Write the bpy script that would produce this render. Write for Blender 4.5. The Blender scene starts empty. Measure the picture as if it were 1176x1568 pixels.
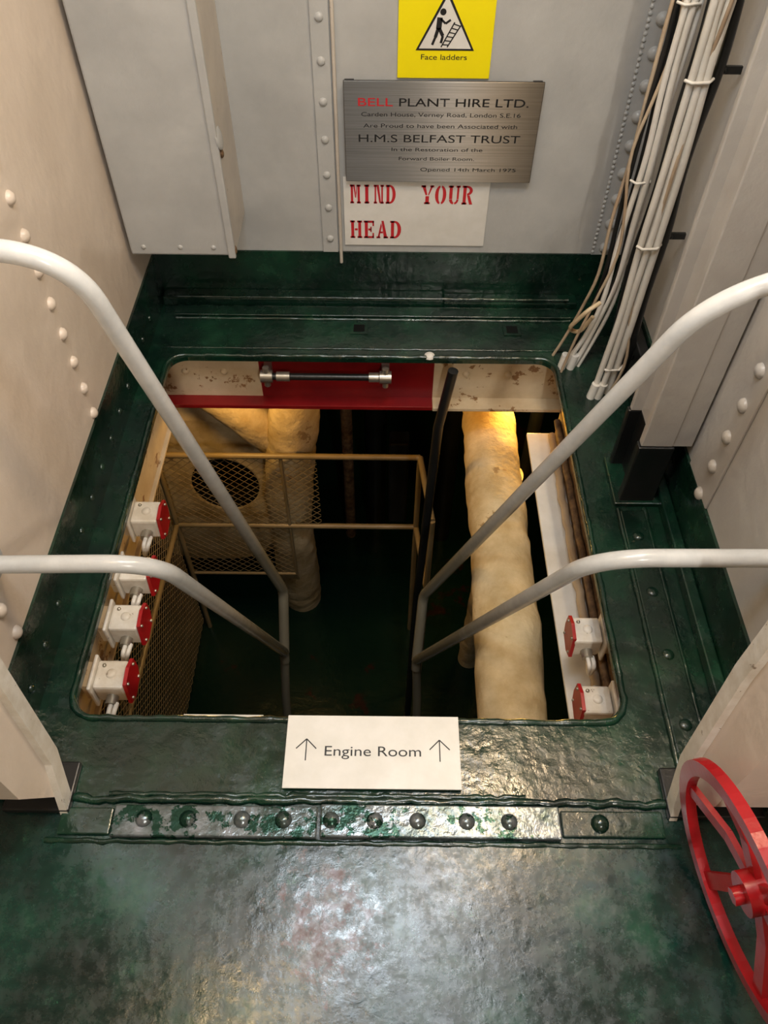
import bpy, bmesh, math, random
from mathutils import Vector, Matrix, noise
random.seed(7)
S=bpy.context.scene
# ------------------------------------------------------------ materials
def newmat(name):
    m=bpy.data.materials.new(name); m.use_nodes=True
    nt=m.node_tree; b=nt.nodes['Principled BSDF']
    return m,nt,b
def ramp(nt,fac,stops):
    r=nt.nodes.new('ShaderNodeValToRGB'); e=r.color_ramp.elements
    e[0].position=stops[0][0]; e[0].color=(*stops[0][1],1)
    e[1].position=stops[-1][0]; e[1].color=(*stops[-1][1],1)
    for p,c in stops[1:-1]:
        n=e.new(p); n.color=(*c,1)
    nt.links.new(fac,r.inputs[0]); return r.outputs[0]
def noi(nt,vec,scale,detail=4,rough=.6):
    n=nt.nodes.new('ShaderNodeTexNoise'); n.inputs['Scale'].default_value=scale
    n.inputs['Detail'].default_value=detail; n.inputs['Roughness'].default_value=rough
    nt.links.new(vec,n.inputs['Vector']); return n.outputs['Fac']
def wpos(nt,sc=(1,1,1)):
    g=nt.nodes.new('ShaderNodeNewGeometry'); mp=nt.nodes.new('ShaderNodeMapping')
    mp.inputs['Scale'].default_value=sc
    nt.links.new(g.outputs['Position'],mp.inputs['Vector']); return mp.outputs['Vector']
def bumpn(nt,h,strength,dist,prev=None):
    b=nt.nodes.new('ShaderNodeBump'); b.inputs['Strength'].default_value=strength
    b.inputs['Distance'].default_value=dist; nt.links.new(h,b.inputs['Height'])
    if prev: nt.links.new(prev,b.inputs['Normal'])
    return b.outputs['Normal']
def maprange(nt,f,a,b_,c,d):
    q=nt.nodes.new('ShaderNodeMapRange'); nt.links.new(f,q.inputs[0])
    for i,x in enumerate((a,b_,c,d)): q.inputs[i+1].default_value=x
    return q.outputs[0]
def mixc(nt,f,a,b):
    mx=nt.nodes.new('ShaderNodeMix'); mx.data_type='RGBA'; nt.links.new(f,mx.inputs[0])
    for k,s in((6,a),(7,b)):
        if isinstance(s,tuple): mx.inputs[k].default_value=(*s,1)
        else: nt.links.new(s,mx.inputs[k])
    return mx.outputs[2]
def mth(nt,op,a,b):
    n=nt.nodes.new('ShaderNodeMath'); n.operation=op
    for k,s in((0,a),(1,b)):
        if isinstance(s,(int,float)): n.inputs[k].default_value=s
        else: nt.links.new(s,n.inputs[k])
    return n.outputs[0]
def paint(name,c1,c2,rough=.35,metal=0,sc=6,bs=.3,bd=.004,bscale=30,big=4,spec=.5,chip=None):
    m,nt,b=newmat(name); v=wpos(nt)
    f=noi(nt,v,sc,5)
    col=ramp(nt,f,[(.35,c1),(.68,c2)])
    if chip:
        f2=noi(nt,v,chip[0],6,.7); k=ramp(nt,f2,[(chip[1],(0,0,0)),(chip[1]+.02,(1,1,1))]); col=mixc(nt,k,col,chip[2])
    nt.links.new(col,b.inputs['Base Color'])
    b.inputs['Roughness'].default_value=rough; b.inputs['Metallic'].default_value=metal
    b.inputs['Specular IOR Level'].default_value=spec
    if bs>0:
        n1=bumpn(nt,noi(nt,v,big,2),bs,bd*3)
        n2=bumpn(nt,noi(nt,v,bscale,4),bs,bd,n1)
        nt.links.new(n2,b.inputs['Normal'])
    return m
def greenpaint(name,worn=0):
    m,nt,b=newmat(name); v=wpos(nt)
    f=noi(nt,v,7,7,.65)
    col=ramp(nt,f,[(.32,(.002,.010,.007)),(.48,(.004,.020,.012)),(.6,(.006,.034,.018)),(.72,(.012,.055,.028))])
    kc=ramp(nt,noi(nt,v,17,9,.78),[(.64,(0,0,0)),(.66,(1,1,1))]); col=mixc(nt,kc,col,(.045,.05,.03))
    rough=maprange(nt,noi(nt,v,16,6,.7),.35,.65,.10,.34)
    if worn:
        # scuffs + traffic wear down to primer/steel in front of the hatch
        col=ramp(nt,noi(nt,v,5,8,.7),[(.34,(.001,.009,.008)),(.46,(.002,.018,.014)),(.55,(.004,.034,.024)),(.66,(.010,.068,.040))])
        k0=ramp(nt,noi(nt,v,10,10,.8),[(.61,(0,0,0)),(.63,(1,1,1))]); col=mixc(nt,k0,col,(.022,.075,.04))
        k5=ramp(nt,noi(nt,wpos(nt,(1.3,1.3,1)),9,10,.8),[(.66,(0,0,0)),(.68,(1,1,1))]); col=mixc(nt,k5,col,(.05,.03,.016))
        sub=nt.nodes.new('ShaderNodeVectorMath');sub.operation='DISTANCE'
        mp=nt.nodes.new('ShaderNodeMapping');nt.links.new(wpos(nt),mp.inputs['Vector']);mp.inputs['Scale'].default_value=(1,.9,1)
        nt.links.new(mp.outputs[0],sub.inputs[0]);sub.inputs[1].default_value=(-.10,.27,0)
        rad=maprange(nt,sub.outputs['Value'],.02,.30,.12,-.20)
        k=mth(nt,'ADD',noi(nt,v,15,12,.85),rad)
        k1=ramp(nt,k,[(.56,(0,0,0)),(.60,(1,1,1))])
        wc=ramp(nt,noi(nt,v,34,8,.75),[(.42,(.085,.028,.022)),(.52,(.09,.065,.06)),(.62,(.15,.155,.15))])
        col=mixc(nt,k1,col,wc)
        rough=maprange(nt,noi(nt,v,26,10,.8),.38,.62,.12,.40)
        rough=mth(nt,'ADD',rough,mth(nt,'MULTIPLY',k1,.06))
    nt.links.new(col,b.inputs['Base Color']); nt.links.new(rough,b.inputs['Roughness'])
    b.inputs['Specular IOR Level'].default_value=.75
    n1=bumpn(nt,noi(nt,v,7,3),.4,.006)
    n2=bumpn(nt,noi(nt,v,42,4,.55),.20 if worn else .5,.0032,n1)
    if worn:
        n2=bumpn(nt,noi(nt,v,150,4,.7),.22,.0009,n2)
    nt.links.new(n2,b.inputs['Normal'])
    return m
GREEN=greenpaint('green_deck_paint',1)
GREEN2=greenpaint('green_gloss_paint')
SHEEN=paint('sheen_green_steel',(.05,.075,.065),(.26,.28,.30),.20,metal=.6,sc=22,bs=.4,bscale=60,chip=(14,.55,(.01,.045,.028)))  # silver-blue reflection on the sill strip put into the steel colour
GRAY=paint('gray_wall_paint',(.40,.40,.385),(.47,.47,.45),.30,bs=.32,bscale=34,big=6,chip=(22,.74,(.30,.28,.24)))
TRUNKS=paint('trunk_side_bounce_tint',(.46,.41,.35),(.58,.52,.44),.34,bs=.28,chip=(30,.66,(.32,.26,.2)))  # warm bounce light on the trunk side put into the colour
CREAM=paint('cream_wall_paint',(.66,.555,.45),(.74,.63,.52),.30,bs=.36,bscale=28,big=6,chip=(16,.74,(.42,.27,.18)))
RWALL=paint('warm_gray_wall_paint',(.46,.43,.39),(.54,.51,.46),.30,bs=.34,bscale=34,big=6)
CABLE=paint('painted_cable',(.64,.61,.54),(.74,.71,.65),.4,bs=.2,bscale=50)
TANC=paint('tan_cable',(.35,.25,.16),(.5,.4,.28),.5,bs=.2)
BLACK=paint('black_paint',(.006,.007,.007),(.014,.014,.014),.3,bs=.2)
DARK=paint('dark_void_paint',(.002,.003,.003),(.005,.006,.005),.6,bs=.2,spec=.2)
RED=paint('red_paint',(.33,.006,.010),(.46,.012,.016),.28,bs=.2)
DRED=paint('dark_red_paint',(.16,.004,.006),(.23,.008,.008),.3,bs=.2)
SIGNRED=paint('sign_red_ink',(.5,.01,.02),(.55,.02,.025),.6,bs=0)
SIGNW=paint('sign_white',(.68,.66,.60),(.76,.74,.69),.35,bs=.08,sc=15)
BOXW=paint('switch_box_paint',(.62,.56,.46),(.78,.74,.66),.35,bs=.4,sc=25,chip=(60,.66,(.2,.14,.08)))
YEL=paint('sign_yellow',(.88,.74,.0),(.92,.78,.0),.4,bs=0)
INK=paint('sign_black_ink',(.008,.008,.008),(.012,.012,.012),.5,bs=0)
LAG=paint('canvas_lagging',(.46,.34,.17),(.70,.57,.35),.8,bs=.8,bscale=70,big=12,spec=.15,sc=9,chip=(8,.62,(.34,.23,.11)))
LAGW=paint('painted_cream_steel',(.50,.38,.23),(.68,.56,.38),.4,bs=.4,bscale=30,chip=(18,.60,(.25,.13,.05)))
MESHM=paint('mesh_paint',(.20,.15,.07),(.28,.21,.11),.4,bs=0)
RUST=paint('brown_scale',(.05,.025,.012),(.22,.13,.06),.7,bs=.8,bscale=60,sc=30)
LOWG=paint('lower_green_floor',(.001,.012,.008),(.004,.020,.011),.20,bs=.4,bscale=30,sc=2.2,chip=(2.3,.62,(.025,.009,.006)))  # reddish and green floor reflections painted in as blotches
STEEL=paint('steel_fitting',(.35,.33,.28),(.5,.47,.4),.3,metal=.8,bs=.1)
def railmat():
    # white paint, below-deck shade put into the colour as a grey-tan gradient
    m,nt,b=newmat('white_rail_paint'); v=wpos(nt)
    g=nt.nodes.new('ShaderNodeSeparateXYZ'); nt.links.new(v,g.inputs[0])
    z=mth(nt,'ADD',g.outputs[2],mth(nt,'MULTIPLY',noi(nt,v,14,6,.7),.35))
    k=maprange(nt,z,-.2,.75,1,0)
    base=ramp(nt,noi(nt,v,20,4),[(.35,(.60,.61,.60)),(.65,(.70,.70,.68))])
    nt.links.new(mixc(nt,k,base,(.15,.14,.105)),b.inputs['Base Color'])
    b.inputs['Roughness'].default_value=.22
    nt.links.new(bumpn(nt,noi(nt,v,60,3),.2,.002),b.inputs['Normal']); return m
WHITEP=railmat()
def brushed():
    m,nt,b=newmat('brushed_steel'); v=wpos(nt,(3,3,600))
    f=noi(nt,v,1.0,6,.7)
    nt.links.new(ramp(nt,f,[(.3,(.15,.135,.115)),(.7,(.26,.24,.21))]),b.inputs['Base Color'])
    b.inputs['Metallic'].default_value=1; b.inputs['Roughness'].default_value=.38
    b.inputs['Anisotropic'].default_value=1.0
    c=nt.nodes.new('ShaderNodeCombineXYZ'); c.inputs[2].default_value=1
    nt.links.new(c.outputs[0],b.inputs['Tangent'])
    return m
BRUSH=brushed()
# ------------------------------------------------------------ mesh builder
class MB:
    def __init__(s): s.v=[];s.f=[];s.m=[];s.sm=[];s.mats=[]
    def mi(s,m):
        if m not in s.mats: s.mats.append(m)
        return s.mats.index(m)
    def add(s,vs,fs,mat,smooth=False):
        o=len(s.v); s.v+= [Vector(p) for p in vs]; k=s.mi(mat)
        for f in fs: s.f.append([i+o for i in f]); s.m.append(k); s.sm.append(smooth)
    def box(s,x0,x1,y0,y1,z0,z1,mat,bev=0):
        if bev:
            bm=bmesh.new(); bmesh.ops.create_cube(bm,size=1)
            for v in bm.verts: v.co=Vector(((x0+x1)/2+v.co.x*(x1-x0),(y0+y1)/2+v.co.y*(y1-y0),(z0+z1)/2+v.co.z*(z1-z0)))
            bmesh.ops.bevel(bm,geom=bm.edges[:],offset=bev,segments=2,affect='EDGES',profile=.5)
            bm.verts.index_update()
            s.add([v.co.copy() for v in bm.verts],[[v.index for v in f.verts] for f in bm.faces],mat); bm.free(); return
        s.add([(x0,y0,z0),(x1,y0,z0),(x1,y1,z0),(x0,y1,z0),(x0,y0,z1),(x1,y0,z1),(x1,y1,z1),(x0,y1,z1)],
              [(0,3,2,1),(4,5,6,7),(0,1,5,4),(1,2,6,5),(2,3,7,6),(3,0,4,7)],mat)
    def prism(s,poly,vec,mat,smooth=False):
        n=len(poly); P=[Vector(p) for p in poly]; V=Vector(vec)
        s.add(P+[p+V for p in P],[list(range(n))[::-1],list(range(n,2*n))]+[[i,(i+1)%n,(i+1)%n+n,i+n] for i in range(n)],mat,smooth)
    def bar(s,p0,p1,w,h,mat,up=(0,0,1)):
        p0=Vector(p0);p1=Vector(p1);d=(p1-p0).normalized();a=d.cross(Vector(up))
        if a.length<1e-4: a=d.cross(Vector((1,0,0)))
        a.normalize();b=a.cross(d); 
        q=[p0+a*w/2*i+b*h/2*j for i,j in((-1,-1),(1,-1),(1,1),(-1,1))]
        s.prism(q,p1-p0,mat)
    def tube(s,pts,r,mat,n=12,caps=True,rf=None):
        P=[Vector(p) for p in pts]; vs=[];fs=[]
        t=(P[1]-P[0]).normalized(); a=t.cross(Vector((0,0,1)))
        if a.length<1e-3: a=t.cross(Vector((1,0,0)))
        a.normalize()
        for i,p in enumerate(P):
            if i==0: t=(P[1]-P[0])
            elif i==len(P)-1: t=P[i]-P[i-1]
            else: t=(P[i+1]-P[i]).normalized()+(P[i]-P[i-1]).normalized()
            t.normalize(); a=(a-t*a.dot(t)).normalized(); b=t.cross(a)
            for k in range(n):
                an=2*math.pi*k/n; d=a*math.cos(an)+b*math.sin(an)
                rr=rf(i,k,p+d*r) if rf else r
                vs.append(p+d*rr)
        for i in range(len(P)-1):
            for k in range(n):
                k2=(k+1)%n; fs.append([i*n+k,i*n+k2,(i+1)*n+k2,(i+1)*n+k])
        s.add(vs,fs,mat,True)
        if caps:
            m=len(P)-1
            s.add(vs[:n],[list(range(n))[::-1]],mat); s.add(vs[m*n:],[list(range(n))],mat)
    def dome(s,c,nrm,r,h,mat,n=12,rings=4):
        c=Vector(c);q=Vector(nrm).normalized().to_track_quat('Z','Y'); vs=[];fs=[]
        for i in range(rings):
            an=math.pi/2*i/rings
            for k in range(n):
                a=2*math.pi*k/n
                vs.append(c+q@Vector((r*math.cos(an)*math.cos(a),r*math.cos(an)*math.sin(a),h*math.sin(an))))
        vs.append(c+q@Vector((0,0,h)))
        for i in range(rings-1):
            for k in range(n): fs.append([i*n+k,i*n+(k+1)%n,(i+1)*n+(k+1)%n,(i+1)*n+k])
        for k in range(n): fs.append([(rings-1)*n+k,(rings-1)*n+(k+1)%n,rings*n])
        s.add(vs,fs,mat,True)
    def build(s,name,parent=None):
        me=bpy.data.meshes.new(name); 
        lo=Vector([min(v[i] for v in s.v) for i in range(3)]);hi=Vector([max(v[i] for v in s.v) for i in range(3)])
        c=(lo+hi)/2
        me.from_pydata([v-c for v in s.v],[],s.f)
        for m in s.mats: me.materials.append(m)
        for p,k,sm in zip(me.polygons,s.m,s.sm): p.material_index=k;p.use_smooth=sm
        me.update()
        o=bpy.data.objects.new(name,me); o.location=c; S.collection.objects.link(o)
        if parent: setparent(o,parent)
        return o
def setparent(o,p):
    o.parent=p; o.matrix_parent_inverse=Matrix.Translation(p.location).inverted()
def arcpath(pts,rad,n=8):
    P=[Vector(p) for p in pts]; out=[P[0]]
    for i in range(1,len(P)-1):
        r=rad[i-1] if isinstance(rad,(list,tuple)) else rad
        d0=(P[i-1]-P[i]);d1=(P[i+1]-P[i]); r=min(r,d0.length*.48,d1.length*.48)
        a=P[i]+d0.normalized()*r; b=P[i]+d1.normalized()*r
        for k in range(n+1):
            t=k/n; out.append(a*(1-t)**2+P[i]*2*t*(1-t)+b*t*t)
    out.append(P[-1]); return out
def textobj(body,x0,x1,y0,z0,h,mat,parent,flat=False,off=0):
    cu=bpy.data.curves.new('lettering','FONT'); cu.body=body; cu.size=1; cu.offset=off
    tmp=bpy.data.objects.new('tmp',cu); S.collection.objects.link(tmp)
    bpy.context.view_layer.update()
    dg=bpy.context.evaluated_depsgraph_get()
    me=bpy.data.meshes.new_from_object(tmp.evaluated_get(dg)); bpy.data.objects.remove(tmp)
    xs=[v.co.x for v in me.vertices]; mx,mn=max(xs),min(xs)
    sx=(x1-x0)/(mx-mn); sy=h/.73
    for v in me.vertices:
        x=x0+(v.co.x-mn)*sx; y=v.co.y*sy
        v.co=(x,y0+y,z0) if flat else (x,y0,z0+y)
    me.materials.clear(); me.materials.append(mat)
    o=bpy.data.objects.new('lettering',me); S.collection.objects.link(o); setparent(o,parent); return o

# ------------------------------------------------------------ dims
XL,XR,YB,ZC=-.71,.72,2.10,2.25
HX0,HX1,HY0,HY1=-.635,.495,.672,1.796
# ------------------------------------------------------------ floor (deck) with hatch opening
def rrect(x0,x1,y0,y1,r,n=8):
    out=[]
    for cx,cy,a0 in((x1-r,y1-r,0),(x0+r,y1-r,90),(x0+r,y0+r,180),(x1-r,y0+r,270)):
        for k in range(n+1):
            a=math.radians(a0+90*k/n); out.append((cx+r*math.cos(a),cy+r*math.sin(a)))
    return out
hole=rrect(HX0,HX1,HY0,HY1,.05)
outer=[(XL,.5),(XR,.5),(XR,YB),(XL,YB)]
bm=bmesh.new()
def loop(pts,z):
    vs=[bm.verts.new((x,y,z)) for x,y in pts]; return [bm.edges.new((vs[i],vs[(i+1)%len(vs)])) for i in range(len(vs))]
e=loop(outer,0)+loop(hole,0); bmesh.ops.triangle_fill(bm,use_beauty=True,use_dissolve=False,edges=e)
for f in bm.faces:
    f.normal_update()
    if f.normal.z<0: f.normal_flip()
bm.verts.index_update()
mb=MB()
mb.add([v.co.copy() for v in bm.verts],[[v.index for v in f.verts] for f in bm.faces],GREEN2)
mb.add([v.co-Vector((0,0,.014)) for v in bm.verts],[[v.index for v in f.verts][::-1] for f in bm.faces],LAGW)
bm.free()
n=len(hole)
mb.add([(x,y,0) for x,y in hole]+[(x,y,-.014) for x,y in hole],[[i,(i+1)%n,(i+1)%n+n,i+n] for i in range(n)],GREEN2)
mb.box(-1.7,1.7,-1.6,.5,-.014,0,GREEN)
floor=mb.build('floor')
def rivrow(mb,pts,nrm,r,h,mat):
    for p in pts: mb.dome(p,nrm,r,h,mat)
mb=MB()
def bead(path,r):
    mb.tube(path,r,GREEN2,8,caps=False,rf=lambda i,k,p:r+.55*r*noise.noise(p*50))
mb.box(-.50,-.119,.432,.49,0,.012,SHEEN,.003)
mb.box(-.113,.335,.434,.494,0,.014,SHEEN,.003)
mb.box(.338,.53,.440,.488,0,.007,GREEN2,.003); mb.box(-.60,-.503,.436,.486,0,.007,GREEN2,.003)
for x in (-.44,-.357,-.26,-.178,-.093,-.01,.072,.16,.243,.41):
    mb.dome((x+random.uniform(-.004,.004),.464,.009),(0,0,1),.017,.014,SHEEN if x<.4 else GREEN2)
bead([Vector((-.59+.0135*i,.503+.006*noise.noise(Vector((i*.45,0,0))),.002)) for i in range(85)],.008)
bead([Vector((-.52+.0135*i,.512+.005*noise.noise(Vector((i*.7,5,0))),.001)) for i in range(60)],.006)
bead([Vector((-.62+.0135*i,.427+.003*noise.noise(Vector((i*.45,8,0))),.0)) for i in range(88)],.005)
mb.build('trim_sill')
mb=MB()
P=[Vector((x,y,.001)) for x,y in rrect(HX0-.008,HX1+.008,HY0-.006,HY1+.008,.055)];P.append(P[0]); 
Q=[]
for a,b in zip(P,P[1:]):
    k=max(1,int((b-a).length/.015)); Q+=[a.lerp(b,j/k) for j in range(k)]
Q.append(P[0]); bead(Q,.007)
mb.build('trim_hatch_rim')
mb=MB()
mb.box(-.66,.60,1.985,2.03,0,.012,GREEN2,.003)
mb.box(-.70,.18,2.045,2.094,0,.03,GREEN2,.004)
mb.box(.18,.60,2.045,2.094,0,.022,GREEN2,.004)
for y,z,r in((1.98,.002,.006),(2.034,.004,.006),(2.05,.03,.005),(1.985,.012,.003),(1.84,.0,.004)):
    bead([Vector((-.65+.02*i,y+.003*noise.noise(Vector((i,y,0))),z)) for i in range(62)],r)
for x in(-.082,.386):
    mb.box(x-.027,x+.027,1.91,1.96,.0005,.004,GREEN2,.001); mb.box(x-.017,x+.017,1.918,1.952,.004,.0046,DARK)
mb.dome((.13,1.81,.0),(0,0,1),.017,.012,SIGNW)
mb.build('trim_deck_back')
mb=MB()
mb.box(.585,.645,.58,1.22,0,.010,GREEN2,.003)
mb.box(.685,.712,.59,1.9,0,.03,GREEN2,.004)
bead([Vector((.583+.002*noise.noise(Vector((i,1,0))),.57+.02*i,.002)) for i in range(34)],.006)
bead([Vector((.648+.002*noise.noise(Vector((i,3,0))),.57+.02*i,.002)) for i in range(34)],.007)
for y in (.66,.82,.98,1.14): mb.dome((.615,y,.009),(0,0,1),.014,.007,GREEN2)
mb.build('trim_deck_side')
# ------------------------------------------------------------ walls
mb=MB(); mb.box(XL-.1,XR+.1,YB,YB+.1,0,ZC,GRAY); mb.build('wall_back')
mb=MB(); mb.box(XL-.1,XL,.59,YB,0,ZC,CREAM)
rivrow(mb,[(XL,1.37,.18+.079*i) for i in range(25)],(1,0,0),.0145,.012,CREAM)
rivrow(mb,[(XL,.76,.18+.079*i) for i in range(12)],(1,0,0),.0145,.012,CREAM)
mb.build('wall_left')
mb=MB(); mb.box(XR,XR+.1,.59,YB,0,ZC,RWALL)
mb.box(XR-.006,XR,1.10,1.24,.163,ZC,RWALL,.002)
rivrow(mb,[(XR-.006,1.145,.165+.09*i) for i in range(22)],(-1,0,0),.016,.012,RWALL)
mb.build('wall_right')
for nm,b in (('baseboard_back',(XL,XR,YB-.006,YB,.0,.164)),('baseboard_left',(XL,XL+.006,.59,YB-.006,0,.162)),('baseboard_right',(XR-.007,XR,.59,YB-.006,0,.162))):
    mb=MB(); mb.box(*b,GREEN2)
    if nm=='baseboard_left': rivrow(mb,[(XL+.006,.7+.1*i,.06) for i in range(13)],(1,0,0),.010,.007,GREEN2)
    mb.build(nm)
# front bulkhead (doorway the viewer stands in)
mb=MB()
pl=[(.437,.19),(.50,.02),(.52,.02),(.55,.131),(.575,.43),(.585,ZC),(.437,ZC)]
mb.prism([(XL-.1,y,z) for y,z in pl],(-.602-XL+.1,0,0),CREAM)
mb.prism([(.556,y,z) for y,z in pl],(XR+.1-.556,0,0),CREAM)
lip=[(.50,.0),(.545,.131),(.57,.43),(.58,ZC)]
for (y0,z0),(y1,z1) in zip(lip,lip[1:]):
    for xa in(-.602,.556):
        s=.014 if xa<0 else -.014
        mb.prism([(xa,y0-.028,z0+.003),(xa,y0+.004,z0),(xa,y1+.004,z1),(xa,y1-.028,z1+.003)],(s,0,0),BOXW)
mb.box(-1.7,XL-.1,.45,.58,0,ZC,CREAM); mb.box(XR+.1,1.7,.45,.58,0,ZC,CREAM)
mb.box(-.59,.544,.45,.58,1.98,ZC,CREAM)
mb.build('wall_front')
mb=MB(); mb.box(XL,-.585,.475,.57,0,.016,BLACK,.003); mb.box(.54,XR,.475,.57,0,.016,BLACK,.003)
mb.build('trim_door_foot')
mb=MB(); mb.box(-1.7,1.7,-1.6,YB+.1,ZC,ZC+.05,SIGNW); mb.build('ceiling')
mb=MB(); mb.box(-1.8,-1.7,-1.6,.58,0,ZC,CREAM);mb.box(1.7,1.8,-1.6,.58,0,ZC,CREAM);mb.box(-1.8,1.8,-1.7,-1.6,0,ZC,CREAM); mb.build('wall_rear')
mb=MB()
mb.box(-.192,-.146,YB-.007,YB,.164,ZC,GRAY,.002)
rivrow(mb,[(-.169,YB-.007,.21+.098*i) for i in range(20)],(0,-1,0),.011,.007,GRAY)
mb.tube([(-.138,YB-.008,.13),(-.136,YB-.008,ZC)],.005,TRUNKS,8)
mb.build('trim_seam')
mb=MB()
mb.box(.618,XR,YB-.007,YB,.164,ZC,GRAY,.002)
rivrow(mb,[(.655,YB-.007,.19+.0765*i) for i in range(26)],(0,-1,0),.017,.013,GRAY)
rivrow(mb,[(.622,YB-.007,.175+.0145*i) for i in range(130)],(0,-1,0),.0055,.004,GRAY)
mb.build('trim_flange')
# ventilation trunk
mb=MB()
mb.box(XL+.012,-.418,1.88,YB-.001,.285,ZC-.002,GRAY,.006)
mb.box(-.425,-.414,1.884,YB-.001,.286,ZC-.003,TRUNKS,.003)
mb.box(-.432,-.412,1.874,1.886,.28,ZC-.002,GRAY,.003)
mb.dome((-.414,1.90,.6),(1,0,.2),.03,.008,GRAY); mb.dome((-.414,1.90,.56),(1,0,.2),.012,.008,RUST); mb.dome((-.414,1.888,.30),(1,0,.2),.012,.005,RUST)
for x in (-.66,-.56,-.47): mb.dome((x,1.88,.31),(0,-1,0),.007,.004,GRAY)
mb.build('ventilation_trunk')
# column
mb=MB()
mb.box(.593,.668,1.255,1.275,.20,ZC,RWALL,.003); mb.box(.620,.640,1.27,1.38,.20,ZC,RWALL); mb.box(.593,.668,1.375,1.39,.20,ZC,RWALL,.003)
mb.box(.588,.672,1.25,1.275,0,.20,BLACK,.003); mb.box(.618,.642,1.27,1.38,0,.20,BLACK); mb.box(.588,.672,1.375,1.393,0,.20,BLACK,.003)
mb.box(.668,XR-.008,1.258,1.273,.20,ZC,RWALL)
mb.box(.575,.69,1.24,1.40,0,.012,GREEN2,.003)
mb.build('steel_column')
# cable run
mb=MB()
def cab(x,y,r,mat,z0=.0,z1=ZC,foot=(0,0),amp=.008,k0=.34):
    pts=[];N=60; sd=random.random()*50
    for i in range(N+1):
        t=i/N; z=z0+(z1-z0)*t; k=max(0,1-(z-z0)/k0)**2
        pts.append((x+amp*noise.noise(Vector((sd,z*4,0)))+foot[0]*k,y+amp*noise.noise(Vector((sd,0,z*4)))+foot[1]*k,z))
    mb.tube(pts,r,mat,8)
cab(.602,1.650,.0080,CABLE,foot=(-.022,-.01)); cab(.618,1.652,.0085,CABLE,foot=(-.012,-.01)); cab(.638,1.655,.0100,CABLE,foot=(-.01,.0)); cab(.610,1.667,.007,BLACK); cab(.628,1.670,.007,CABLE)
cab(.590,1.765,.0070,CABLE,foot=(-.075,.0)); cab(.608,1.765,.0080,CABLE,foot=(-.065,0)); cab(.620,1.775,.006,CABLE,foot=(-.055,0)); cab(.599,1.768,.005,BLACK,foot=(-.05,0.01))
cab(.592,1.79,.007,BLACK,foot=(-.05,0)); cab(.578,1.79,.006,BLACK,foot=(-.05,0)); cab(.571,1.80,.0045,TANC,foot=(-.075,.02),amp=.022,k0=.5)
cab(.580,1.77,.004,TANC,foot=(-.065,-.02),amp=.03,k0=.5); cab(.656,1.668,.010,BLACK,amp=.01); cab(.632,1.76,.006,BLACK,amp=.01); cab(.628,1.645,.004,TANC,amp=.03,k0=.5)
for i in range(6):
    z=.10+.37*i
    mb.tube([(.592,1.652,z),(.602,1.638,z),(.636,1.640,z),(.651,1.66,z)],.0035,CABLE,6)
    if z>.3: mb.tube([(.574,1.77,z+.1),(.585,1.753,z+.1),(.618,1.76,z+.1),(.626,1.79,z+.1)],.003,CABLE,6)
    mb.box(.64,XR-.008,1.682,1.690,z,z+.015,BLACK); mb.dome((.675,1.682,z+.008),(0,-1,0),.007,.008,BLACK)
mb.tube(arcpath([(.563,1.72,.26),(.53,1.70,.25),(.50,1.74,.16),(.54,1.76,.13),(.56,1.74,.2)],.03,6),.006,LAGW,8)
for x,y in((.514,1.765),(.54,1.765),(.58,1.64),(.60,1.64)): mb.tube([(x,y,.0),(x+.006,y,.05)],.012,SIGNW,10)
mb.box(.682,XR-.008,1.463,1.9,.031,.15,BLACK,.004)
mb.prism([(.62,1.45,.0),(.684,1.45,.0),(.710,1.45,.22),(.68,1.45,.22)],(0,.012,0),BLACK)
mb.build('cable_bundle')
# ------------------------------------------------------------ signs on back wall
mb=MB(); mb.box(-.115,.396,YB-.022,YB-.016,.396,.661,BRUSH,.0015)
for x in(-.10,.38):
    for z in(.41,.645): mb.box(x-.012,x+.012,YB-.016,YB,z-.012,z+.012,BLACK)
pq=mb.build('engraved_plaque')
yy=YB-.0225
textobj('BELL',-.078,.012,yy,.600,.021,SIGNRED,pq,off=.006)
textobj('PLANT HIRE LTD.',.028,.362,yy,.600,.021,INK,pq,off=.006)
textobj('Carden House, Verney Road, London S.E.16',-.07,.345,yy,.574,.011,INK,pq)
textobj('Are Proud to have been Associated with',-.065,.34,yy,.545,.011,INK,pq)
textobj('H.M.S BELFAST TRUST',-.078,.352,yy,.507,.021,INK,pq)
textobj('In the Restoration of the',.01,.255,yy,.483,.010,INK,pq)
textobj('Forward Boiler Room.',.03,.235,yy,.458,.010,INK,pq)
textobj('Opened 14th March 1975',.09,.352,yy,.428,.010,INK,pq)
mb=MB(); mb.box(.022,.254,YB-.006,YB-.001,.662,1.0,YEL,.001)
y1=YB-.0065
def tri(x0,x1,z0,zt,y,mat): 
    mb.prism([(x0,y,z0),(x1,y,z0),((x0+x1)/2+.0,y,zt)],(0,-.0004,0),mat)
tri(.066,.210,.727,.857,y1,INK); tri(.074,.202,.7315,.845,y1-.0005,SIGNW)
def strip(a,b,w):
    a=Vector((a[0],0,a[1]));b=Vector((b[0],0,b[1]));d=(b-a).normalized();p=Vector((-d.z,0,d.x))*w/2; o=Vector((0,y1-.0012,0))
    mb.prism([a-p+o,b-p+o,b+p+o,a+p+o],(0,-.0004,0),INK)
strip((.128,.735),(.158,.79),.003); strip((.143,.735),(.173,.783),.003)
for i in range(6):
    t=i/6+.1; strip((.128+.03*t,.735+.055*t),(.143+.03*t,.735+.05*t),.0025)
strip((.122,.80),(.120,.775),.013); strip((.121,.777),(.131,.760),.008); strip((.131,.760),(.127,.744),.006)
strip((.119,.777),(.113,.757),.008); strip((.113,.757),(.106,.740),.006); strip((.124,.797),(.136,.787),.005);strip((.136,.787),(.148,.795),.005)
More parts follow.
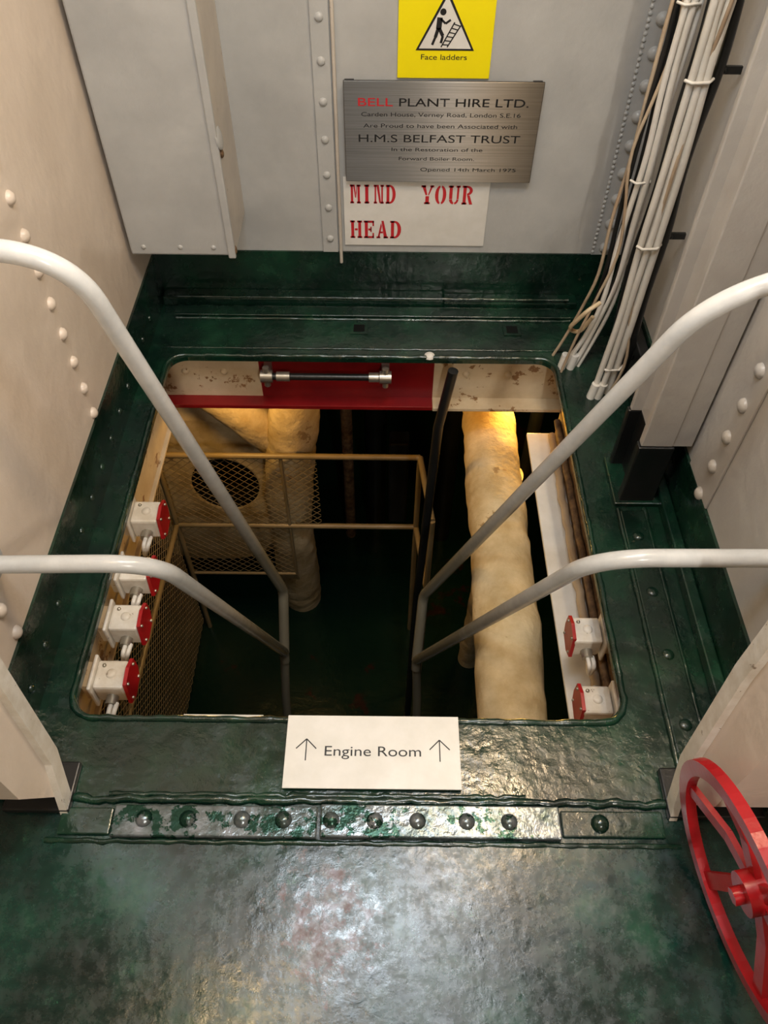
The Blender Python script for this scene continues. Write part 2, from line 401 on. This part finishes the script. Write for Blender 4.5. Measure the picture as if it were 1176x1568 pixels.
mb.add([(.129+.0075*math.cos(a*math.pi/8),y1-.0016,.812+.0075*math.sin(a*math.pi/8)) for a in range(16)],[list(range(16))],INK)
ys=mb.build('safety_sign'); textobj('Face ladders',.08,.194,YB-.0068,.706,.013,INK,ys)
# mind your head stencil
mb=MB(); mb.box(-.125,.29,YB-.005,YB-.001,.188,.40,SIGNW,.001)
def R(x0,z0,x1,z1): return [(x0,z0),(x1,z0),(x1,z1),(x0,z1)]
def serif(x0,x1): return [R(x0,0,x1,7),R(x0-.45,0,x1+.45,.7),R(x0-.45,6.3,x1+.45,7)]
def bowl(cx,cz,ro,zo,ri,zi,a0,a1,n=10):
    o=[(cx+ro*math.cos(math.radians(a0+(a1-a0)*i/n)),cz+zo*math.sin(math.radians(a0+(a1-a0)*i/n))) for i in range(n+1)]
    k=[(cx+ri*math.cos(math.radians(a1-(a1-a0)*i/n)),cz+zi*math.sin(math.radians(a1-(a1-a0)*i/n))) for i in range(n+1)]
    return [[o[i],o[i+1],k[n-i-1],k[n-i]] for i in range(n)]
L={'M':serif(.4,1.5)+serif(3.8,4.9)+[[(1.6,7),(2.4,7),(3,2.2),(2.5,2.2)],[(3.2,2.2),(3.7,7),(3.5,7),(2.9,4)]],
'I':serif(1.7,3.3),'N':serif(.5,1.3)+serif(3.9,4.7)+[[(1.4,7),(2.6,7),(3.8,0.2),(2.9,.2)]],
'D':serif(.6,2.0)+bowl(2.3,3.5,2.9,3.5,1.3,2.8,-88,88),
'Y':[R(1.7,0,3.3,3),R(1.2,0,3.8,.7),[(-.1,7),(1.5,7),(2.5,3.5),(1.7,3.3)],[(5.1,7),(4.1,7),(2.8,3.5),(3.2,3.3)],R(-.3,6.3,1.8,7),R(3.6,6.3,5.4,7)],
'O':bowl(2.3,3.5,2.3,3.5,.8,2.8,95,265)+bowl(2.7,3.5,2.3,3.5,.8,2.8,-85,85),
'U':[R(.4,2,1.8,7),R(3.8,2,4.7,7),R(-.1,6.3,2.2,7),R(3.3,6.3,5.2,7)]+bowl(2.5,2,2.1,2,.7,1.2,185,265)+bowl(2.7,2,2.0,2,1.1,1.3,-85,-5),
'R':serif(.6,2.0)+bowl(2.2,5.2,2.6,1.8,1.2,1.1,-85,88)+[[(2.4,3.4),(3.6,3.4),(5.1,0),(3.7,0)]],
'H':serif(.4,1.7)+serif(3.6,4.9)+[R(2.0,3.1,3.3,3.9)],
'E':serif(.6,2.0)+[R(2.2,0,4.8,.8),R(2.2,6.2,4.8,7),R(4.1,0,4.8,2.1),R(4.1,4.9,4.8,7),R(2.2,3.1,3.7,3.9),R(3.1,2.5,3.7,4.6)],
'A':[[(3.2,7),(2.2,7),(3.4,0),(4.9,0)],[(2,6.2),(2.4,4.9),(1.2,0),(.4,0)],R(-.1,0,1.7,.7),R(3.1,0,5.3,.7),R(1.5,2,2.9,2.7)]}
def sten(word,x0,x1,z0,h):
    cw=(x1-x0)/(len(word)-.12); yq=YB-.0055
    for i,c in enumerate(word):
        for q in L[c]:
            mb.prism([(x0+i*cw+px/5*cw*.84,yq,z0+pz/7*h) for px,pz in q],(0,-.0003,0),SIGNRED)
sten('MIND',-.106,.024,.322,.056); sten('YOUR',.098,.245,.322,.056); sten('HEAD',-.108,.042,.212,.056)
mb.build('mind_your_head_sign')
# engine room sign on deck
mb=MB(); mb.box(-.190,.155,.524,.672,.0075,.011,SIGNW,.001); mb.box(-.18,.145,.53,.665,0,.0075,SIGNW)
for cx in(-.149,.115):
    w=.0022;z=.0113
    for a,b in(((cx,.578),(cx,.622)),((cx,.622),(cx-.020,.602)),((cx,.622),(cx+.020,.602))):
        A=Vector((a[0],a[1],z));B=Vector((b[0],b[1],z));d=(B-A).normalized();p=Vector((-d.y,d.x,0))*w/2
        mb.prism([A-p,B-p,B+p,A+p],(0,0,.0003),INK)
es=mb.build('engine_room_sign'); textobj('Engine Room',-.112,.078,.588,.0115,.021,INK,es,flat=True)
# ------------------------------------------------------------ handrails
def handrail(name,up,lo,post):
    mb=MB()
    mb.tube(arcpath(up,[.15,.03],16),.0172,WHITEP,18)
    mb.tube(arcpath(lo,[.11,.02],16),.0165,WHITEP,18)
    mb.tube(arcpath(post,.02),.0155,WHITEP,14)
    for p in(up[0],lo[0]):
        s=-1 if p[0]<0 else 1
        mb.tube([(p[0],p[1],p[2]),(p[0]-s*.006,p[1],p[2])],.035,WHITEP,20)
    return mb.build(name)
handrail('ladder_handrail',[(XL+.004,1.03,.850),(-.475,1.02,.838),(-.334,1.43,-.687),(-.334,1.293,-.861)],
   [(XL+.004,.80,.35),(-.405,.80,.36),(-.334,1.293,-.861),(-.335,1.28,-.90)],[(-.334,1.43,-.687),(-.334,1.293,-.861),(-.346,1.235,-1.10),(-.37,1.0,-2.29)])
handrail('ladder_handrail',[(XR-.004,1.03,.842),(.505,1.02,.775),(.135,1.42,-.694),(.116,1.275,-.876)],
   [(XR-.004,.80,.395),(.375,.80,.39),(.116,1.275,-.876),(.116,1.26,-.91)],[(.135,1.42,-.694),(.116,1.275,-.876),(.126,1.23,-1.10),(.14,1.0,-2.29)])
# ------------------------------------------------------------ below deck
ZL=-2.3
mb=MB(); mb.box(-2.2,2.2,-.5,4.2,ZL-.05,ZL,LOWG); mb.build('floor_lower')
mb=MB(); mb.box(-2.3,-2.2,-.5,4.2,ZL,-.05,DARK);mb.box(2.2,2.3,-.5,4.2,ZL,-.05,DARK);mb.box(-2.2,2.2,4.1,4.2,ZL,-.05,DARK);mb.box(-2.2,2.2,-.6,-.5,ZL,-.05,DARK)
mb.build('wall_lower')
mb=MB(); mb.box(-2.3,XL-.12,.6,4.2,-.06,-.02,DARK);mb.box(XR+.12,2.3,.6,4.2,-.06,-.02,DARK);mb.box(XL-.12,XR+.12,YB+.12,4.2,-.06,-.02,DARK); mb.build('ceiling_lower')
mb=MB()
mb.box(-1.2,-.39,1.85,1.862,-.2,-.0145,LAGW);mb.box(-.39,.15,1.85,1.862,-.2,-.0145,DRED);mb.box(.15,1.2,1.85,1.862,-.2,-.0145,LAGW)
mb.box(-1.2,.15,1.805,1.90,-.215,-.2,DRED,.002); mb.box(.15,1.2,1.80,1.90,-.213,-.2,LAGW,.002)
for x in (-.62,-.5,.25,.38): mb.dome((x,1.85,-.10),(0,-1,0),.012,.01,LAGW)
mb.build('deck_beam')
mb=MB()
mb.tube([(-.355,1.80,-.075),(.0,1.80,-.075)],.011,BLACK,12)
for x in(-.36,.0):
    mb.tube([(x-.018,1.80,-.075),(x+.018,1.80,-.075)],.020,STEEL,6); mb.tube([(x,1.80,-.11),(x,1.80,-.04)],.010,STEEL,10); mb.box(x-.012,x+.012,1.80,1.849,-.09,-.06,STEEL)
mb.tube([(-.33,1.80,-.075),(-.29,1.80,-.075)],.015,STEEL,12);mb.tube([(-.05,1.80,-.075),(-.02,1.80,-.075)],.015,STEEL,12)
mb.build('grease_pipe')
mb=MB()
mb.box(-.692,-.68,.625,1.795,-.23,-.0145,LAGW)
mb.box(-.692,-.668,.625,1.795,-.24,-.23,LAGW,.002)
mb.build('deck_girder')
mb=MB()
mb.box(.553,.566,.625,1.795,-.30,-.0145,RUST)
mb.box(.462,.585,.625,1.795,-.312,-.30,SIGNW,.002)
mb.tube([Vector((.535+.008*noise.noise(Vector((i*.7,2,0))),.63+.03*i,-.283)) for i in range(39)],.012,TANC,8)
mb.tube([Vector((.543,.63+.03*i,-.22+.01*noise.noise(Vector((i*.5,9,0))))) for i in range(39)],.010,RUST,8)
mb.build('angle_girder')
mb=MB(); mb.box(-.7,.6,.60,.612,-.25,-.0145,LAGW); mb.box(-.42,-.25,.612,.70,-.06,-.05,SIGNW,.002);mb.box(-.42,-.25,.612,.62,-.1,-.05,SIGNW); mb.build('hatch_end_beam')
# switch boxes
def switch(x,y,z,s):
    mb=MB()
    mb.box(x-.036,x+.032,y-.034,y+.034,z-.033,z+.033,BOXW,.006)
    xa=x-s*.036
    mb.box(min(xa,xa-s*.008),max(xa,xa-s*.008),y-.043,y+.043,z-.043,z+.043,BOXW,.003)
    xr=x+s*.032
    q=[(-.040,-.030),(-.012,-.046),(.030,-.040),(.042,-.008),(.040,.030),(.010,.044),(-.030,.038)]
    mb.prism([(xr,y+a,z+b) for a,b in q],(s*.008,0,0),RED); 
    for a,b in((-.028,-.025),(.028,.026),(.026,-.028),(-.022,.028)): mb.dome((xr+s*.008,y+a,z+b),(s,0,0),.004,.004,STEEL)
    mb.dome((x-.0,y,z+.033),(0,0,1),.012,.006,BOXW); mb.dome((x-.02,y+.02,z+.033),(0,0,1),.005,.005,STEEL)
    mb.tube([(x,y-.034,z-.01),(x,y-.055,z-.01)],.014,STEEL,10); mb.tube([(x-s*.01,y+.034,z-.01),(x-s*.01,y+.05,z-.01)],.012,STEEL,10)
    for k in(0,1):
        mb.tube(arcpath([(x+.012*k,y-.05,z-.01),(x+.012*k,y-.078,z-.005),(x-s*.01,y-.075,z-.06),(x-s*.025,y-.02,z-.09-.01*k),(x-s*.033,y+.06,z-.10)],.028,5),.0055,CABLE,8)
    mb.box(min(x-s*.044,x-s*.062),max(x-s*.044,x-s*.062),y-.03,y+.03,z-.03,z+.03,LAGW)
    mb.build('switch_box')
for y,z,dx in((.80,-.10,0),(.95,-.105,-.002),(1.075,-.085,0),(1.235,-.065,-.002)): switch(-.600+dx,y,z,1)
switch(.490,.955,-.15,-1); switch(.490,.785,-.17,-1)
# lagged pipes
def lagtube(mb,pts,r,rad=.2,seed=0,n=28,amp=.10):
    pth=arcpath(pts,rad,10); Q=[]
    for a,b in zip(pth,pth[1:]):
        k=max(1,int((b-a).length/.02)); Q+=[a.lerp(b,j/k) for j in range(k)]
    Q.append(pth[-1])
    def rf(i,k,p):
        v=r*(1+amp*noise.noise(p*5+Vector((seed,0,0)))+amp*.6*noise.noise(p*18))
        if i%22 in(0,1): v*=.95
        if k==3: v*=1.05
        return v
    mb.tube(Q,r,LAG,n,rf=rf)
mb=MB(); lagtube(mb,[(.335,.30,-.42),(.34,.9,-.40),(.36,1.5,-.42),(.37,2.1,-.44),(.37,2.6,-.5)],.092,.3,1); mb.build('lagged_pipe')
mb=MB(); lagtube(mb,[(.47,1.97,-.70),(.47,2.0,-1.3),(.47,2.05,-2.29)],.06,.1,5); mb.build('lagged_pipe')
mb=MB(); lagtube(mb,[(-.37,2.42,-.3),(-.375,2.37,-.7),(-.46,2.37,-1.35),(-.46,2.40,-1.95),(-.46,2.45,-2.29)],.108,.3,2)
lagtube(mb,[(-1.2,2.44,-.25),(-.80,2.42,-.60),(-.56,2.42,-.88),(-.47,2.44,-1.02)],.088,.25,3)
mb.build('lagged_pipe')
# lagged boiler casing
mb=MB()
def sup(cx,cz,rx,rz,y,n=40,e=3.2):
    return [(cx+rx*math.copysign(abs(math.cos(2*math.pi*i/n))**(2/e),math.cos(2*math.pi*i/n)),y,cz+rz*math.copysign(abs(math.sin(2*math.pi*i/n))**(2/e),math.sin(2*math.pi*i/n))) for i in range(n)]
cx,cz=-.92,-1.48
rings=[[(-.78+.165*math.cos(2*math.pi*i/40),2.95,-1.39+.18*math.sin(2*math.pi*i/40)) for i in range(40)],
 [(-.78+.165*math.cos(2*math.pi*i/40),2.505,-1.39+.18*math.sin(2*math.pi*i/40)) for i in range(40)],
 [(-.78+.175*math.cos(2*math.pi*i/40),2.50,-1.39+.19*math.sin(2*math.pi*i/40)) for i in range(40)],
 sup(cx,cz,.36,.53,2.50),sup(cx,cz,.40,.57,2.54),sup(cx,cz,.40,.57,3.3)]
vs=[p for r in rings for p in r]; fs=[]
for i in range(5):
    for k in range(40): fs.append([i*40+k,(i+1)*40+k,(i+1)*40+(k+1)%40,i*40+(k+1)%40])
mb.add(vs[40:],[[a-40 for a in f] for f in fs[40:]],LAG,False)
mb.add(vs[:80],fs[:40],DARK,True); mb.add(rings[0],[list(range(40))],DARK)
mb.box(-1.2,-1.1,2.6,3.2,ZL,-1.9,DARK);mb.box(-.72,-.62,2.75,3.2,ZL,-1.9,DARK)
mb.build('boiler_casing')
# guard rail with mesh
mb=MB()
def wire(a,b,r): mb.tube([a,b],r,MESHM,4,caps=False)
def panel(o,u,v,W,H,sp,r=.0017):
    o=Vector(o);u=Vector(u);v=Vector(v)
    for sgn in(1,-1):
        c=-H*1.4
        while c<W+H*1.4:
            m=1.15*sgn
            ta=(0-c)/m;tb=(W-c)/m
            lo=max(0,min(ta,tb));hi=min(H,max(ta,tb))
            if hi-lo>.004: wire(o+u*(c+m*lo)+v*lo,o+u*(c+m*hi)+v*hi,r)
            c+=sp
GY=2.24
for z in(-.90,-1.375): mb.tube([(-.97,GY,z),(.15,GY,z)],.013,MESHM,10)
for x in(-.97,.15): mb.tube([(x,GY,-.90),(x,GY,ZL)],.013,MESHM,10)
for z in(-.90,-1.375): 
    mb.tube([(-.97,GY,z),(-1.0,1.0,z)],.013,MESHM,10)
    mb.tube([(.15,GY,z),(.19,1.9,z)],.013,MESHM,10)
mb.tube([(-1.0,1.3,-.9),(-1.0,1.3,ZL)],.013,MESHM,10); mb.tube([(.19,1.9,-.9),(.19,1.9,ZL)],.013,MESHM,10)
mb.tube([(-.44,GY,-.9),(-.44,GY,-1.77)],.008,MESHM,8); mb.tube([(-.97,GY,-1.77),(-.44,GY,-1.77)],.009,MESHM,8)
panel((-.97,GY,-1.77),(1,0,0),(0,0,1),.53,.87,.045)
panel((-.43,GY,-1.375),(1,0,0),(0,0,1),.14,.475,.045)
panel((-.985,1.05,-2.2),(0,1,0),(0,0,1),1.17,1.3,.045)
mb.build('mesh_guard')
mb=MB()
mb.tube([(.20,1.77,-.02),(.17,1.77,-.25),(.14,1.75,-1.2),(.12,1.6,ZL)],.016,BLACK,12)
mb.build('support_stanchion')
mb=MB()
mb.tube([(-.05,3.0,-.1),(-.05,3.0,ZL)],.06,BLACK,16); mb.tube([(.35,2.9,-.1),(.35,2.9,ZL)],.05,BLACK,16)
mb.tube([(-.2,3.1,-.9),(1.0,3.1,-.9)],.08,BLACK,16); mb.box(.02,.12,2.6,2.7,-1.8,-1.2,BLACK,.01)
mb.tube([(-.2,2.9,-.1),(-.2,2.9,ZL)],.03,RUST,12); mb.tube([(.62,2.3,-.6),(.62,2.3,ZL)],.03,BLACK,12)
mb.build('machinery_pipework')
# ------------------------------------------------------------ red valve handwheel, foreground
mb=MB()
C=Vector((.553,.298,.212)); u1=Vector((-.246,.626,.738)).normalized(); u2=Vector((-.02,.756,-.65)); u2=(u2-u1*u2.dot(u1)).normalized(); nn=u1.cross(u2).normalized()
if nn.x<0: nn=-nn
RW=.190
def wp(r,a,h=0): return C+u1*(r*math.cos(a))+u2*(r*math.sin(a))+nn*h
K=60; vs=[];fs=[]
sec=[(-.013,-.009),(.013,-.009),(.013,.009),(-.013,.009)]
for i in range(K):
    a=2*math.pi*i/K
    for dr,dh in sec: vs.append(wp(RW+dr,a,dh))
for i in range(K):
    for k in range(4): fs.append([i*4+k,i*4+(k+1)%4,((i+1)%K)*4+(k+1)%4,((i+1)%K)*4+k])
mb.add(vs,fs,RED)
for j in range(6):
    a=2*math.pi*j/6
    p=[wp(.02,a,.025),wp(.09,a,.022),wp(RW-.005,a,0)]
    for q0,q1 in zip(p,p[1:]): mb.bar(q0,q1,.028,.010,RED,up=nn)
mb.tube([wp(0,0,.0),wp(0,0,.05)],.034,RED,20); mb.tube([wp(0,0,-.015),wp(0,0,.0)],.014,RED,6)
mb.tube([wp(0,0,.05),wp(0,0,.13)],.012,STEEL,12)
mb.tube([wp(0,0,.13),wp(0,0,.20)],.035,RED,20); b0=wp(0,0,.18)
mb.tube([(b0.x,b0.y,b0.z),(b0.x,b0.y,.012)],.04,RED,20); mb.tube([(b0.x,b0.y,.012),(b0.x,b0.y,0)],.07,RED,24)
mb.build('valve_handwheel')
# ------------------------------------------------------------ lights
def area(name,loc,rot,sx,sy,p,c):
    l=bpy.data.lights.new(name,'AREA');l.shape='RECTANGLE';l.size=sx;l.size_y=sy;l.energy=p;l.color=c
    o=bpy.data.objects.new(name,l);o.location=loc;o.rotation_euler=[math.radians(a) for a in rot];S.collection.objects.link(o)
area('ceiling_lamp',(.28,.75,2.2),(0,0,0),.05,1.0,12,(.90,.94,1))
area('ceiling_lamp',(-.14,.64,2.2),(0,0,0),.36,.45,18,(.80,.90,1))
area('unseen_lamp',(.46,-1.25,1.88),(55,0,0),.07,.30,20,(1,.93,.84))  # unseen lamp added behind the camera to streak the plaque
area('ceiling_lamp',(.5,1.2,2.15),(0,35,0),.12,.3,12,(1,.72,.42))
area('ceiling_lamp',(-.5,.30,2.15),(0,-5,0),.12,.12,5,(1,.70,.38))
def pt(loc,p,c,r=.05):
    l=bpy.data.lights.new('unseen_lamp','POINT');l.energy=p;l.color=c;l.shadow_soft_size=r
    o=bpy.data.objects.new('unseen_lamp',l);o.location=loc;S.collection.objects.link(o)
pt((.50,2.12,-.30),20,(1,.54,.10)); pt((-.62,2.10,-.34),12,(1,.58,.16)); pt((.1,.35,-.25),1.2,(1,.85,.65))
w=bpy.data.worlds.new('World');S.world=w;w.use_nodes=True
w.node_tree.nodes['Background'].inputs[0].default_value=(.5,.5,.5,1);w.node_tree.nodes['Background'].inputs[1].default_value=.1
# ------------------------------------------------------------ camera
c=bpy.data.cameras.new('camera');c.sensor_fit='VERTICAL';c.sensor_height=24;c.lens=24*1190/1568;c.clip_start=.02
co=bpy.data.objects.new('camera',c);S.collection.objects.link(co)
co.matrix_world=Matrix.Translation((0,0,1.5))@Matrix.Rotation(math.radians(39),4,'X')@Matrix.Rotation(math.radians(.6),4,'Z')
S.camera=co
S.view_settings.view_transform='Standard'
